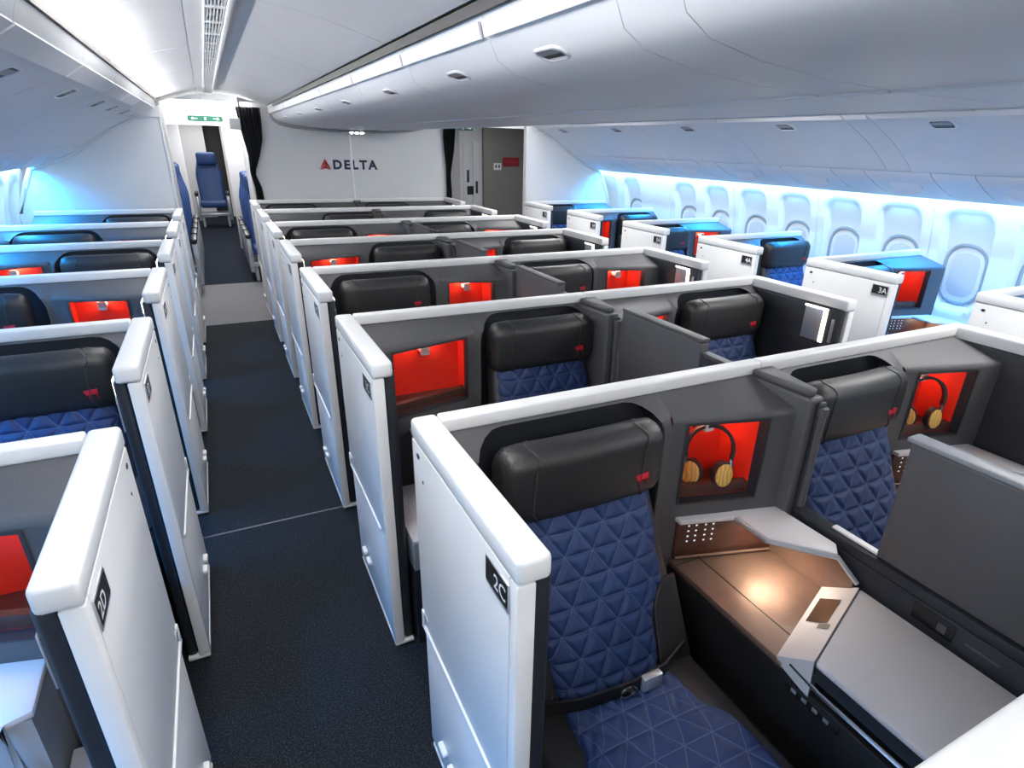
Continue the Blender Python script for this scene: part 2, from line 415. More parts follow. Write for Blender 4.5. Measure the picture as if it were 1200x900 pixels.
# overhead bins
SIDE = [(2.125, 2.345), (2.150, 2.275), (2.22, 2.228), (2.33, 2.182), (2.50, 2.105), (2.66, 2.015), (2.78, 1.935), (2.815, 1.905), (2.83, 1.90)]
CEN_P = [(1.008, 2.366), (.985, 2.30), (.95, 2.232), (.89, 2.198), (.76, 2.172), (.55, 2.152), (.35, 2.143), (.17, 2.14)]
def norm_at(prof, k, sg):
    (a, za), (c, zc) = prof[k - 1], prof[k + 1]; t = Vector((sg * (c - a), 0, zc - za)).normalized(); return t
def latch(parent, pos, t, L=.13, W=.062):
    # t: direction down the door surface in the x-z plane, the handle runs along y
    n = Vector((-t.z, 0, t.x)); n = n if n.z < 0 else -n
    f = lambda a, c, h: tuple(Vector(pos) + Vector((0, 1, 0)) * a + t * c + n * h)
    q = MB(); q.loft([[f(a, c, h) for a, c in rrect(0, 0, L * s_, W * s_, .026 * s_, 4)] for h, s_ in ((-.004, 1), (.003, 1), (.0045, .94), (.0045, .84), (.0005, .80))], caps=False)
    fr = q.build('latch_frame', 'bin', parent)
    q = MB(); q.loft([[f(a, c, h) for a, c in rrect(0, .003, L * .82, W * .80, .022, 4)] for h in (-.002, .0015)]); q.build('latch_recess', 'grey', fr)
    q = MB(); q.loft([[f(a, c, h) for a, c in rrect(0, -.012, L * .74, W * .34, .009, 4)] for h in (.001, .0032)]); q.build('latch_paddle', 'binedge', fr)
def side_bin(sg, y0, y1, ylatch, label):
    pts = [(CX + sg * d, z) for d, z in SIDE] + [(CX + sg * 3.40, 1.93), (CX + sg * 3.40, 2.345)]
    r = empty('overhead_bin', (CX + sg * 2.4, y0, 2.1))
    off = r.location
    q = MB(lambda x, y, z: (x - off.x, y - off.y, z - off.z)); q.prism(pts, y0 + .0018, y1 - .0018, 'y'); q.build('bin_body', 'bin', r, smooth=50)
    q = MB(lambda x, y, z: (x - off.x, y - off.y, z - off.z))
    st = [(CX + sg * (d - .004), z - .004) for d, z in SIDE[1:3]] + [(CX + sg * (d), z + .006) for d, z in SIDE[1:3]][::-1]
    q.prism(st, y0 + .012, y1 - .012, 'y'); q.build('bin_lip', 'bin', r)
    if ylatch is not None:
        p = (CX + sg * 2.315 - off.x, ylatch - off.y, 2.1885 - off.z)
        latch(r, p, norm_at(SIDE, 3, sg), .165, .11)
    tag(r, label, 'overhead bin', 'overhead bins')
LB = [1.25, 2.25, 3.35, 4.45, 5.35, 6.15, 7.0, 7.70]; LL = [None, 2.80, 3.92, 4.98, 5.72, 6.55, 7.35]
for k in range(7):
    side_bin(-1, LB[k], LB[k + 1], LL[k] if LL[k] else 1.75, 'white overhead bin along the left side, %s from the camera' % NEAR[k])
RB = [.45, 1.65, 2.87, 3.06, 4.28, 5.52, 6.72, 7.70]; RL = [None, None, None, 3.64, 4.80, 5.95, 7.10]
RLt = [1.10, 2.44, None, 3.64, 4.78, 5.95, 7.12]
nr = 0
for k in range(7):
    if RLt[k] is None:
        side_bin(1, RB[k], RB[k + 1], None, 'narrow white filler strip without latch between the right side bins'); continue
    side_bin(1, RB[k], RB[k + 1], RLt[k], 'white overhead bin above the right windows, %s from the camera' % NEAR[nr]); nr += 1
for sg, ye in ((-1, 1.25), (1, .45)):
    q = MB(); q.prism([(CX + sg * d, z) for d, z in SIDE] + [(CX + sg * 3.40, 1.93), (CX + sg * 3.40, 2.345)], -3, ye - .004, 'y')
    struct(q.build('trim_%d' % (4 if sg < 0 else 5), 'bin', smooth=50))
CB = [-3.0, .20, .98, 1.17, 1.80, 2.62, 3.58, 4.62, 5.70, 6.80, 8.44]; CL = [None, .6, None, 1.50, 2.16, 3.06, 4.08, 5.15, 6.22, 7.3]
nc = 0
for k in range(10):
    y0, y1 = CB[k], CB[k + 1]
    pts = [(CX - d, z) for d, z in CEN_P] + [(CX + d, z) for d, z in CEN_P[::-1]]
    r = empty('overhead_bin', (CX, y0, 2.2)); off = r.location
    xf = lambda x, y, z: (x - off.x, y - off.y, z - off.z)
    q = MB(xf); q.prism(pts, y0 + .0018, y1 - .0018, 'y'); q.build('bin_body', 'bin', r, smooth=50)
    for sg in (-1, 1):
        q = MB(xf); q.box(CX + sg * .34 - .010, CX + sg * .34 + .010, y0 + .004, y1 - .004, 2.137, 2.146, .003); q.build('door_seam', 'bin', r)
    for sg in (-1, 1):
        q = MB(xf)
        st = [(CX + sg * d, z) for d, z in ((1.0, 2.325), (.992, 2.285), (.998, 2.284), (1.008, 2.325))]
        q.prism(st, y0 + .012, y1 - .012, 'y'); q.build('bin_lip', 'bin', r)
        if CL[k] is not None: latch(r, (CX + sg * .935 - off.x, CL[k] - off.y, 2.221 - off.z), norm_at(CEN_P, 3, sg))
    if CL[k] is None: lab = 'plain white centre bin section at the very front, mostly out of view' if k == 0 else 'narrow white filler strip between the two nearest centre bins'
    else: lab = 'curved white overhead bin over the centre suites, %s from the camera' % (NEAR + ORD[7:])[nc]; nc += 1
    tag(r, lab, 'overhead bin', 'overhead bins')

# bulkheads behind the last rows
for sg, nm in ((-1, 'wall_rear_left'), (1, 'wall_rear_right')):
    q = MB()
    pts = [(CX + sg * d, z) for d, z in [(2.10, 0), (2.10, 2.30)] + [(d, z - .004) for d, z in SIDE[2:]] + [(2.86, 1.868), (3.00, 1.796), (3.15, 1.738), (3.33, 1.69), (3.40, 1.55), (3.50, 1.30), (3.535, .8), (3.42, 0)]]
    q.prism(pts, 7.72, 7.80, 'y'); wlo = struct(q.build(nm, 'wall', smooth=30))
    q = MB(); q.tube([(CX + sg * d, 7.715, z - .012) for d, z in [(2.115, 1.0), (2.115, 2.20)] + SIDE[3:8] + [(2.88, 1.86), (3.00, 1.80), (3.15, 1.742), (3.30, 1.695), (3.38, 1.52), (3.48, 1.28), (3.50, 1.0)]], .014, 8); q.build('edge_trim', 'wall', wlo)
    if sg > 0: continue
    q = MB(); q.box(*sorted((CX + sg * 2.10, CX + sg * 2.135)), 7.80, 8.45, 0, 2.34); q.build('partition_end', 'binedge', wlo)
q = MB(); q.box(.455, 2.985, 8.52, 8.60, 0, 2.40); wr = struct(q.build('wall_rear_center', 'wall'))
q = MB(); q.box(1.680, 1.706, 8.510, 8.52, 1.0, 2.16, .003); q.build('joint_strip', 'white', wr)
for x0, x1 in ((.455, .470), (2.97, 2.985)):
    q = MB(); q.box(x0, x1, 8.505, 8.52, 0, 2.30, .004); q.build('edge_trim', 'white', wr)
q = MB(); q.tube([(CX - d, 8.475, z - .012) for d, z in CEN_P[1:]] + [(CX + d, 8.475, z - .012) for d, z in CEN_P[:0:-1]], .022, 8); q.build('bin_gasket', 'binedge', wr)
# lettering on the centre bulkhead
vs, fs = text_geo('DELTA', .150, 1.32, .007)
q = MB(); xs = [v[0] for v in vs]; mn, mxx = min(xs), max(xs)
q.add([(1.452 + (v[0] - mn) / (mxx - mn) * .575, 8.517, 1.715 + v[1]) for v in vs], fs)
sign = tag(q.build('wall_lettering', 'navy', None, smooth=0), 'navy DELTA lettering on the white centre bulkhead', 'lettering')
e = empty('wall_emblem', (1.352, 8.517, 1.66)); tag(e, 'red triangular emblem left of the navy lettering on the bulkhead', 'emblem')
q = MB(); q.prism([(-.072, 0), (0, .128), (0, .060)], -.006, 0, 'y'); q.build('facet', 'redmark', e)
q = MB(); q.prism([(.002, .128), (.075, 0), (.002, .060)], -.006, 0, 'y'); q.build('facet', 'redmark2', e)
q = MB(); q.prism([(-.066, -.004), (.001, .053), (.001, .018)], -.006, 0, 'y'); q.build('facet', 'redmark', e)
q = MB(); q.prism([(.004, .053), (.069, -.004), (.004, .018)], -.006, 0, 'y'); q.build('facet', 'redmark2', e)
e = empty('spotlight_strip', (1.78, 8.47, 2.115)); tag(e, 'strip of three small bright spotlights at the aft end of the centre bins', 'spotlight')
q = MB(); q.box(-.20, .20, 0, .03, -.03, .028, .008); q.build('housing', 'bin', e)
for k in (-1, 0, 1):
    q = MB(); q.loft([[(.068 * k + .02 * math.cos(a), h, .024 * math.sin(a)) for a in [2 * PI * i / 12 for i in range(12)]] for h in (.002, -.008)]); q.build('lens', 'spot', e)

# ------------------------------------------------------------------ suites
PITCH = 1.16334; ZT = 1.3093
XC, XD, XA = .390, -.317, 3.799
XB = {0: 2.980, 1: 2.930}
def yb_c(r): return 1.4713 + (r - 2) * PITCH
def yb_d(r): return 1.7310 + (r - 2) * PITCH
def yb_a(r): return 1.8239 + (r - 2) * PITCH
def half_suite(kind, sg, L):
    """Shell of one suite in local coordinates: u inward from the aisle, v towards the nose, origin at the aisle/back corner."""
    U = 1.295 if (kind == 'seat_aisle') == (sg > 0) else 1.27
    xf = lambda u, v, z: (sg * u, -v, z)
    r = empty('suite_shell')
    # white aisle panel, upper and lower, with the ledge between them
    b = MB(xf); b.box(0, .042, .004, L - .036, .578, ZT - .061, .004); b.build('aisle_panel', 'shell', r)
    b = MB(xf); b.box(0, .042, L - .035, L, .030, ZT - .061, .005); b.build('front_border', 'shell', r)
    b = MB(xf); b.box(.004, .042, .012, L - .036, .035, .552, .006); b.build('lower_panel', 'shell', r)
    b = MB(xf); b.box(-.006, .042, .008, L - .085, .560, .577, .005); b.box(-.006, .006, .010, .032, .577, .635, .005); b.build('ledge_rail', 'shell', r)
    b = MB(xf); b.box(.012, .040, .010, L - .008, .028, ZT - .06); b.build('panel_core', 'black', r)
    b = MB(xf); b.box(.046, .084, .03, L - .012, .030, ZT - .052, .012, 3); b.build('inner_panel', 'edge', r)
    b = MB(xf); b.box(.002, .084, .03, L - .002, .012, .030, .005); b.build('foot_strip', 'shell', r)
    b = MB(xf); b.box(.02, .085, .05, L - .05, 0, .012); b.build('plinth', 'black', r)
    for vv in (.14, .23):
        b = MB(xf); b.box(-.014, .008, vv, vv + .055, .150, .170, .006); b.build('floor_bracket', 'shell', r)
    b = MB(xf); b.loft([[(h, .06 + .012 * math.cos(a), 1.215 + .008 * math.sin(a)) for a in [2 * PI * k / 10 for k in range(10)]] for h in (.001, -.0015)]); b.build('latch_hole', 'black', r)
    b = MB(xf); b.loft([[(h, .095 + .005 * math.cos(a), 1.150 + .005 * math.sin(a)) for a in [2 * PI * k / 8 for k in range(8)]] for h in (.001, -.0015)]); b.build('screw', 'grey', r)
    b = MB(xf); b.loft([[(h, .045 + .016 * math.cos(a), .612 + .020 * math.sin(a)) for a in [2 * PI * k / 10 for k in range(10)]] for h in (.001, -.003)]); b.build('pivot_cap', 'silver', r)
    # one-piece white top trim, turning the corner
    b = MB(xf); b.box(-.0015, .074, -.0015, L + .004, ZT - .060, ZT, .013, 3); b.build('panel_cap', 'shell', r)
    b = MB(xf); b.box(.0755, U, -.0015, .050, ZT - .046, ZT - .001, .008, 3); b.build('top_trim', 'shell', r)
    b = MB(xf); b.box(.044, U, .003, .030, .02, ZT - .049); b.build('back_panel', 'liner', r)
    # charcoal liner: hooded face with headrest alcove and lit cubby
    if kind == 'seat_aisle':
        su, arch, cu, op = (.085, .83), (.135, .80), (.83, U), (.885, 1.165)
        if sg < 0: su, arch, cu, op = (.085, .76), (.098, .735), (.76, U), (.80, 1.10)
        pf = lambda u: .14 if u <= cu[0] else lerp(.14, .265, (u - cu[0]) / (1.29 - cu[0]))
    else:
        su, arch, cu, op = (.60, U), (.635, 1.25), (.085, .60), (.185, .555)
        if sg < 0: su, arch, cu, op = (.548, U), (.580, 1.225), (.085, .548), (.200, .475)
        pf = lambda u: .14 if u >= cu[1] else lerp(.265, .14, (u - .085) / (cu[1] - .085))
    ZL = lambda u: 1.205 + .02 * (pf(u) - .14); TOPZ = ZT - .044
    b = MB(xf); n = 12; us = [cu[0] + (cu[1] - cu[0]) * k / n for k in range(n + 1)]
    rows = []
    for u in us:
        p, zl = pf(u), ZL(u)
        rows.append([(u, lerp(.046, p - .016, t), lerp(TOPZ, zl + .006, t)) for t in (0, .33, .66, 1)] + [(u, p - .006, zl), (u, p - .001, zl - .008), (u, p, zl - .018)])
    b.loft(rows, closed=False)
    b.build('hood', 'liner', r, smooth=55)
    def SV(z):
        if z <= 1.187: return .14
        if z <= 1.205: return .14 - .006 * ((z - 1.187) / .018) ** 2
        return lerp(.134, .046, min(1, (z - 1.205) / (TOPZ - 1.205)))
    # seat face with the arched opening
    b = MB(xf); a0, a1 = arch; top, rad = TOPZ - .008, .115
    inner = [(a0, .30), (a0, .55), (a0, .80), (a0, 1.0), (a0, 1.10)]
    inner += [(a0 + rad - rad * math.cos(PI / 2 * k / 6), top - rad + rad * math.sin(PI / 2 * k / 6)) for k in range(7)]
    inner += [(lerp(a0 + rad, a1 - rad, k / 6), top) for k in range(1, 6)]
    inner += [(a1 - rad + rad * math.sin(PI / 2 * k / 6), top - rad + rad * math.cos(PI / 2 * k / 6)) for k in range(7)]
    inner += [(a1, 1.10), (a1, 1.0), (a1, .80), (a1, .55), (a1, .30)]
    s0, s1 = su; zl = TOPZ
    def outp(u, z):
        if z <= top - rad + 1e-6: return (s0 if u < (a0 + a1) / 2 else s1, z)
        if a0 + rad < u < a1 - rad: return (u, zl)
        left = u < (a0 + a1) / 2; cxu = a0 + rad if left else a1 - rad
        ang = math.atan2(z - (top - rad), abs(u - cxu))
        if ang < PI / 4: return (s0 if left else s1, lerp(top - rad, zl, math.tan(ang)))
        t = math.tan(PI / 2 - ang); return (lerp(cxu, s0 if left else s1, t), zl)
    o1 = [(*outp(u, z), 0) for u, z in inner]
    mid = lambda t, dv=0: [(lerp(u, u2, t), SV(lerp(z, z2, t)) + dv, lerp(z, z2, t)) for (u, z, _), (u2, z2) in zip(o1, inner)]
    b.loft([mid(0), mid(.25), mid(.5), mid(.75), mid(.88, .002), mid(.97, .001), [(u2, SV(z2) - .006, z2 + .001) for (u2, z2) in inner]], closed=False)
    b.build('alcove_surround', 'liner', r, smooth=40)
    b = MB(xf); b.loft([[(u2, SV(z2) - .006, z2 + .001) for (u2, z2) in inner], [(u2, .036, z2) for (u2, z2) in inner]], closed=False)
    b.add([(u, .036, z) for u, z in inner], [tuple(range(len(inner)))])
    b.build('seat_alcove', 'edge', r, smooth=40)  # darker than the liner: the shade of the recess is put into the colour
    # cubby face around the opening
    c0, c1 = cu; o0, o1_ = op; zb, zt_ = .880, 1.178
    b = MB(xf)
    uu = [c0, o0, o1_, c1]; zz = [.30, zb, zt_, None]
    P = lambda u, z: (u, pf(u), z if z is not None else ZL(u) - .018)
    for i in range(3):
        for j in range(3):
            if i == 1 and j == 1: continue
            b.add([P(uu[i], zz[j]), P(uu[i + 1], zz[j]), P(uu[i + 1], zz[j + 1]), P(uu[i], zz[j + 1])], [(0, 1, 2, 3)])
    b.build('cubby_face', 'liner', r, smooth=0)
    def rect(u0, u1, z0, z1, dv, fixed=None): return [(u0, (pf(u0) - dv) if fixed is None else fixed, z0), (u1, (pf(u1) - dv) if fixed is None else fixed, z0), (u1, (pf(u1) - dv) if fixed is None else fixed, z1), (u0, (pf(u0) - dv) if fixed is None else fixed, z1)]
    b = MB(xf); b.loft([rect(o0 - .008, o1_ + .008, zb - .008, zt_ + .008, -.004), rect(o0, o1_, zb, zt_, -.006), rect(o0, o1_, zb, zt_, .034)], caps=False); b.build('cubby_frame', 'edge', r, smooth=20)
    b = MB(xf); b.loft([rect(o0, o1_, zb, zt_, .034), rect(o0, o1_, zb, zt_, 0, .036)], caps=False); b.add(rect(o0, o1_, zb, zt_, 0, .036), [(0, 1, 2, 3)]); b.build('cubby_liner', 'red', r, smooth=20)
    b = MB(xf); um = (o0 + o1_) / 2
    dv = lambda u, d: pf(u) - d
    b.loft([[(u, v, z) for v, z in ((.038, zb + .001), (.038, zb + .018), (dv(u, .060), zb + .018), (dv(u, .056), zb + .046), (dv(u, .035), zb + .042), (dv(u, .0345), zb + .001))] for u in (o0 + .001, o1_ - .001)])
    b.build('cubby_tray', 'woodtray', r, smooth=0)
    hu = lerp(o0, o1_, (.52 if sg > 0 else .58)) if kind == 'seat_aisle' else lerp(o0, o1_, .5)
    b = MB(xf); b.box(hu - .021, hu + .021, .037, .112, zt_ - .064, zt_ - .038, .007); b.box(hu - .021, hu + .021, .090, .112, zt_ - .072, zt_ - .022, .007, 3); b.build('headphone_hook', 'shell', r)
    b = MB(xf); b.box(um - .045, um + .045, .052, .078, zt_ - .007, zt_ - .001); b.build('cubby_lamp', 'lamp', r)
    # reading lamp, light strip and handle on the inside of the aisle panel
    b = MB(xf); b.prism([(.46, 1.06), (.575, 1.06), (.575, 1.235), (.46, 1.235)], .084, .091, 'x', .002); lp = b.build('reading_lamp', 'silver', r)
    b = MB(xf); b.box(.084, .094, .578, .600, 1.06, 1.235, .002); b.box(.084, .094, .455, .600, 1.236, 1.246, .002); b.build('light_strip', 'strip', lp)
    b = MB(xf); b.box(.083, .088, .632, .650, 1.07, 1.20, .002); b.build('door_handle', 'silver', r)
    # number plate on the aisle face
    b = MB(xf); b.box(-.004, .001, L - .145, L - .030, 1.160, 1.232, .002); pl = b.build('number_plate', 'silver', r)
    b = MB(xf); b.box(-.0055, -.003, L - .140, L - .035, 1.172, 1.228); b.build('plate_face', 'black', pl)
    return r, pl
PROTO = {}
for kind in ('seat_aisle', 'cubby_aisle'):
    for sg in (1, -1):
        for side in ('c', 'w'):
            L = {('c', 1): .690, ('c', -1): .690, ('w', 1): .690, ('w', -1): .668}[(side, sg)]
            PROTO[kind, sg, side] = (half_suite(kind, sg, L), L)
used = set()
def place_shell(code, kind, sg, side, x, y, label):
    (r, pl), L = PROTO[kind, sg, side]
    if (kind, sg, side) in used:
        o = copy_tree(r); pl = [c for c in o.children if c.name.startswith('number_plate')][0]
        for c in list(pl.children):
            if c.name.startswith('seat_number'): bpy.data.objects.remove(c)
    else: used.add((kind, sg, side)); o = r
    o.location = (x, y, 0); tag(o, label, 'suite', 'suite shells')
    # outward facing number, read from the aisle
    text_obj(code, .050, lambda a, c: (sg * -.0060, (-(L - .068) - a) if sg > 0 else (-(L - .068) + a), 1.197 + c), 'white', 'seat_number', pl, bold=.0006)
    return o
ROWN = {2: 'nearest', 3: 'second', 4: 'third', 5: 'fourth', 6: 'fifth', 7: 'sixth', 8: 'last'}
par = lambda r: 'seat_aisle' if r % 2 == 0 else 'cubby_aisle'
opp = lambda r: 'cubby_aisle' if r % 2 == 0 else 'seat_aisle'
for r in range(2, 9):
    place_shell('%dC' % r, par(r), 1, 'c', XC, yb_c(r), 'white and charcoal suite shell numbered %dC, %s centre row, beside the left aisle' % (r, ROWN[r]))
    place_shell('%dB' % r, opp(r), -1, 'c', XB[r % 2], yb_c(r), 'white and charcoal suite shell %dB, %s centre row, on the right aisle side' % (r, ROWN[r]))
for r in range(2, 8):
    place_shell('%dD' % r, opp(r), -1, 'w', XD, yb_d(r), 'white and charcoal suite shell numbered %dD, %s row, by the left windows' % (r, ROWN[r]))
    place_shell('%dA' % r, opp(r), 1, 'w', XA, yb_a(r), 'white suite shell numbered %dA with blue lit inside, %s row, by the right windows' % (r, ROWN[r]))

# centre posts between the C and B suites, and the privacy dividers
def post():
    r = empty('divider_post')
    b = MB(); b.prism([(-.050, -.045), (.050, -.045), (.034, -.30), (-.034, -.30)], .02, 1.262, 'z', .012, 3); b.build('post_body', 'liner', r)
    b = MB(); b.prism([(-.050, -.050), (.050, -.050), (.012, -.285), (-.03, -.285)], 1.262, 1.290, 'z', .010, 3); b.build('post_top', 'liner', r)
    b = MB(); b.box(-.004, .030, -.318, -.300, .60, 1.25, .008); b.build('hinge_cover', 'edge', r)
    b = MB(); b.tube([(.013, -.318, .85), (.013, -.318, 1.20)], .014, 10); b.build('hinge_barrel', 'grey', r)
    b = MB(); b.tube([(.013, -.318, 1.203), (.013, -.318, 1.232)], .018, 10); b.build('hinge_cap', 'grey', r)
    return r
p0 = post()
for r in range(2, 9):
    o = p0 if r == 2 else copy_tree(p0)
    o.location = (1.69 if r % 2 == 0 else 1.665, yb_c(r), 0)
    tag(o, 'charcoal post between suites %dC and %dB in the %s centre row' % (r, r, ROWN[r]), 'post', 'posts between centre suites')
xd = 1.71
r_ = empty('privacy_divider', (xd, 0, 0)); tag(r_, 'large raised charcoal privacy divider right of the white side table in front', 'divider', 'privacy dividers')
b = MB(); b.box(-.022, .022, .30, .85, .845, 1.249, .008, 3); b.build('sliding_panel', 'liner', r_)
b = MB(); b.box(-.030, .030, .30, .862, 1.250, 1.266, .006); b.build('top_rail', 'rail', r_)
b = MB(); b.box(-.028, .028, .30, 1.16, .02, .800, .004); b.build('divider_base', 'edge', r_)
b = MB(); b.box(-.028, .028, .30, 1.16, .802, .838, .004); b.build('base_rail', 'edge', r_)
b = MB(); b.box(-.006, .018, .845, 1.02, .838, .847, .003); b.build('white_rail', 'shell', r_)
b = MB(); b.box(-.031, -.027, .58, .70, .735, .790, .001); lt = b.build('latch_plate', 'black', r_)
b = MB(); b.box(-.034, -.031, .60, .625, .745, .775, .002); b.build('latch_slot', 'grey', lt)
b = MB(); b.box(-.0295, -.027, .46, .55, .755, .763); b.build('printed_line', 'grey', r_)
def low_divider():
    r = empty('privacy_divider')
    b = MB(); b.box(-.022, .022, -.90, -.345, .02, 1.285, .006, 3); b.build('fixed_panel', 'liner', r)
    b = MB(); b.box(-.026, .026, -.90, -.345, 1.286, 1.302, .005); b.build('top_rail', 'liner', r)
    b = MB(); b.box(-.018, .018, -1.145, -.905, .02, 1.235, .005); b.build('sliding_panel', 'edge', r)
    b = MB(); b.box(-.020, .020, -1.145, -.905, 1.236, 1.250, .004); b.build('slider_rail', 'liner', r)
    return r
d0 = low_divider()
for r in range(3, 7):
    o = d0 if r == 3 else copy_tree(d0); o.location = (1.69 if r % 2 == 0 else 1.705, yb_c(r), 0)
    tag(o, 'low stepped charcoal divider between suites %dC and %dB, %s centre row' % (r, r, ROWN[r]), 'divider', 'privacy dividers')

# seats
def seat():
    r = empty('suite_chair')
    # headrest: pillow lofted across, rounded ends
    b = MB(); rings = []
    xs = [-.275, -.272, -.262, -.245, -.20, -.1, 0, .1, .20, .245, .262, .272, .275]; sc = [.55, .72, .86, .96, 1, 1, 1, 1, 1, .96, .86, .72, .55]
    for x, s in zip(xs, sc):
        rings.append([(x, -(.165 + p * s + .012 * (1 - (x / .275) ** 2)), 1.120 + q * s) for p, q in rrect(0, 0, .125, .250, .058, 5)])
    b.loft(rings); hr = b.build('headrest', 'leather', r, smooth=60)
    for x in (-.185, .185):
        b = MB(); sh = .012 * (1 - (x / .275) ** 2)
        b.tube([(x + .012 * math.sin(i), -(.165 + p + sh), 1.120 + q) for i, (p, q) in enumerate(rrect(0, 0, .126, .251, .058, 5))], .0030, 6, True); b.build('seam', 'piping', hr)
    yy = -.2365
    b = MB(); b.prism([(.156, 1.094), (.204, 1.098), (.204, 1.080), (.166, 1.074)], yy, yy + .012, 'y'); b.build('red_mark', 'redmark', hr, smooth=0)
    b = MB(); b.prism([(.169, 1.071), (.182, 1.074), (.176, 1.048)], yy, yy + .012, 'y'); b.build('red_mark', 'redmark2', hr, smooth=0)
    b = MB(); b.prism([(.193, 1.078), (.204, 1.078), (.202, 1.056)], yy, yy + .012, 'y'); b.build('red_mark', 'redmark2', hr, smooth=0)
    text_obj('ONE', .030, lambda a, c: (.110 + a, yy - .0012, 1.056 + c), 'edge', 'embossed_word', hr, spacing=1.1)
    # backrest with quilted triangles between black side bolsters
    SX, SH = .098, .082
    def w_(t): return interp([(0, .245), (.12, .255), (.52, .262), (.66, .205), (1.0, .185)], t)
    def qd(U_, V_):
        m = 1
        for e in (V_, U_ + V_ / 2, U_ - V_ / 2):
            f = e - math.floor(e); m = min(m, f, 1 - f)
        return m
    H_ = .66
    def bp(u, t, off=0):
        a = 2 * u - 1; x = a * w_(t); q = qd(x / SX, t * H_ / SH)
        rel = .0085 * (1 - math.exp(-(q / .10) ** 2)) if off == 0 else 0
        v = .185 + .25 * t ** 1.15 + .026 * (1 - a ** 4) + rel - .02 * max(0, abs(a) - .9) * 10
        return (x, -v, 1.030 - .570 * t + .15 * rel)
    b = MB(); b.grid(bp, 76, 92, lambda u, t: ((2 * u - 1) * w_(t) / SX, t * H_ / SH)); b.build('backrest', 'quilt', r, smooth=180)
    b = MB(); rings = []
    for k in range(13):
        t = k / 12; v = .160 + .25 * t ** 1.15; z = 1.030 - .570 * t; ww = interp([(0, .262), (.1, .275), (.6, .30), (1, .31)], t)
        rings.append([(p, -(v - .035 + q), z) for p, q in rrect(0, 0, 2 * ww, .11, .045, 4)])
    b.loft(rings); b.build('back_frame', 'leather', r, smooth=60)
    for s in (-1, 1):
        b = MB(); rings = []
        for k in range(9):
            t = .54 + .46 * k / 8; v = .185 + .25 * t ** 1.15; z = 1.030 - .570 * t
            xi = w_(t) - .004; xo = .305; wd = max(.02, xo - xi)
            rings.append([(s * (xi + wd / 2 + p), -(v - .006 + q), z) for p, q in rrect(0, 0, wd, .040 * min(1, .30 + k * .10), .005, 3)])
        b.loft(rings); b.build('side_bolster', 'leather', r, smooth=60)
    # cushion
    def cp(u, t):
        a = 2 * u - 1; x = a * interp([(0, .19), (.25, .20), (.42, .262), (1, .27)], t); V_ = t * .55; q = qd(x / SX, V_ / SH)
        rel = .007 * (1 - math.exp(-(q / .10) ** 2))
        return (x, -(.45 + V_), .492 + .018 * (1 - a ** 4) * math.sin(PI * min(1, t + .15)) + rel - .05 * max(0, t - .85) ** 2 * 40 + .010 - .03 * max(0, (abs(a) - .965) / .035))
    b = MB(); b.grid(cp, 64, 70, lambda u, t: ((2 * u - 1) * .26 / SX, t * .55 / SH)); b.build('seat_cushion', 'quilt', r, smooth=180)
    b = MB(); b.box(-.31, .31, -.995, -.40, .36, .490, .025, 3); b.build('cushion_base', 'leather', r)
    b = MB(); b.box(-.28, .28, -.96, -.12, .0, .36, .02); b.build('seat_base', 'black', r)
    # lap belt
    b = MB(); pth = [(-.29, -.40, .50), (-.15, -.475, .535), (.02, -.495, .545), (.15, -.48, .540), (.29, -.41, .51)]
    rings = [[(x, y - .004, z + .026), (x, y + .004, z + .026), (x, y + .004, z - .022), (x, y - .004, z - .022)] for x, y, z in pth]
    b.loft(rings); bl = b.build('lap_belt', 'black', r, smooth=30)
    b = MB(); b.box(.050, .118, -.512, -.488, .520, .572, .005); b.build('buckle', 'silver', bl)
    b = MB(); b.tube([(.0 + .028 * math.cos(a), -.503, .542 + .018 * math.sin(a)) for a in [2 * PI * k / 14 for k in range(14)]], .004, 6, True); b.build('buckle_ring', 'chrome', bl)
    b = MB(); b.box(-.030, .008, -.262 + .045, -.205 + .04, 1.006, 1.014, .003); b.build('headrest_tab', 'silver', hr)
    return r
s0_ = seat(); first = True
def place_seat(code, x, y, label):
    global first
    o = s0_ if first else copy_tree(s0_); first = False
    o.location = (x, y, 0); tag(o, label, 'seat', 'suite seats')
CU = {('seat_aisle', 'C'): .467, ('cubby_aisle', 'C'): .945, ('seat_aisle', 'B'): .405, ('cubby_aisle', 'B'): .912,
      ('seat_aisle', 'D'): .415, ('cubby_aisle', 'D'): .912, ('seat_aisle', 'A'): .467, ('cubby_aisle', 'A'): .955}
for r in range(2, 9):
    place_seat('C', XC + CU[par(r), 'C'], yb_c(r), 'black headrest seat with blue quilted back in suite %dC, %s centre row' % (r, ROWN[r]))
    place_seat('B', XB[r % 2] - CU[opp(r), 'B'], yb_c(r), 'black headrest seat with blue quilted back in suite %dB, %s centre row' % (r, ROWN[r]))
for r in range(3, 8):
    place_seat('D', XD - CU[opp(r), 'D'], yb_d(r), 'black headrest seat in left window suite %dD, %s row' % (r, ROWN[r]))
    place_seat('A', XA + CU[opp(r), 'A'], yb_a(r), 'seat lit blue in right window suite %dA, %s row' % (r, ROWN[r]))

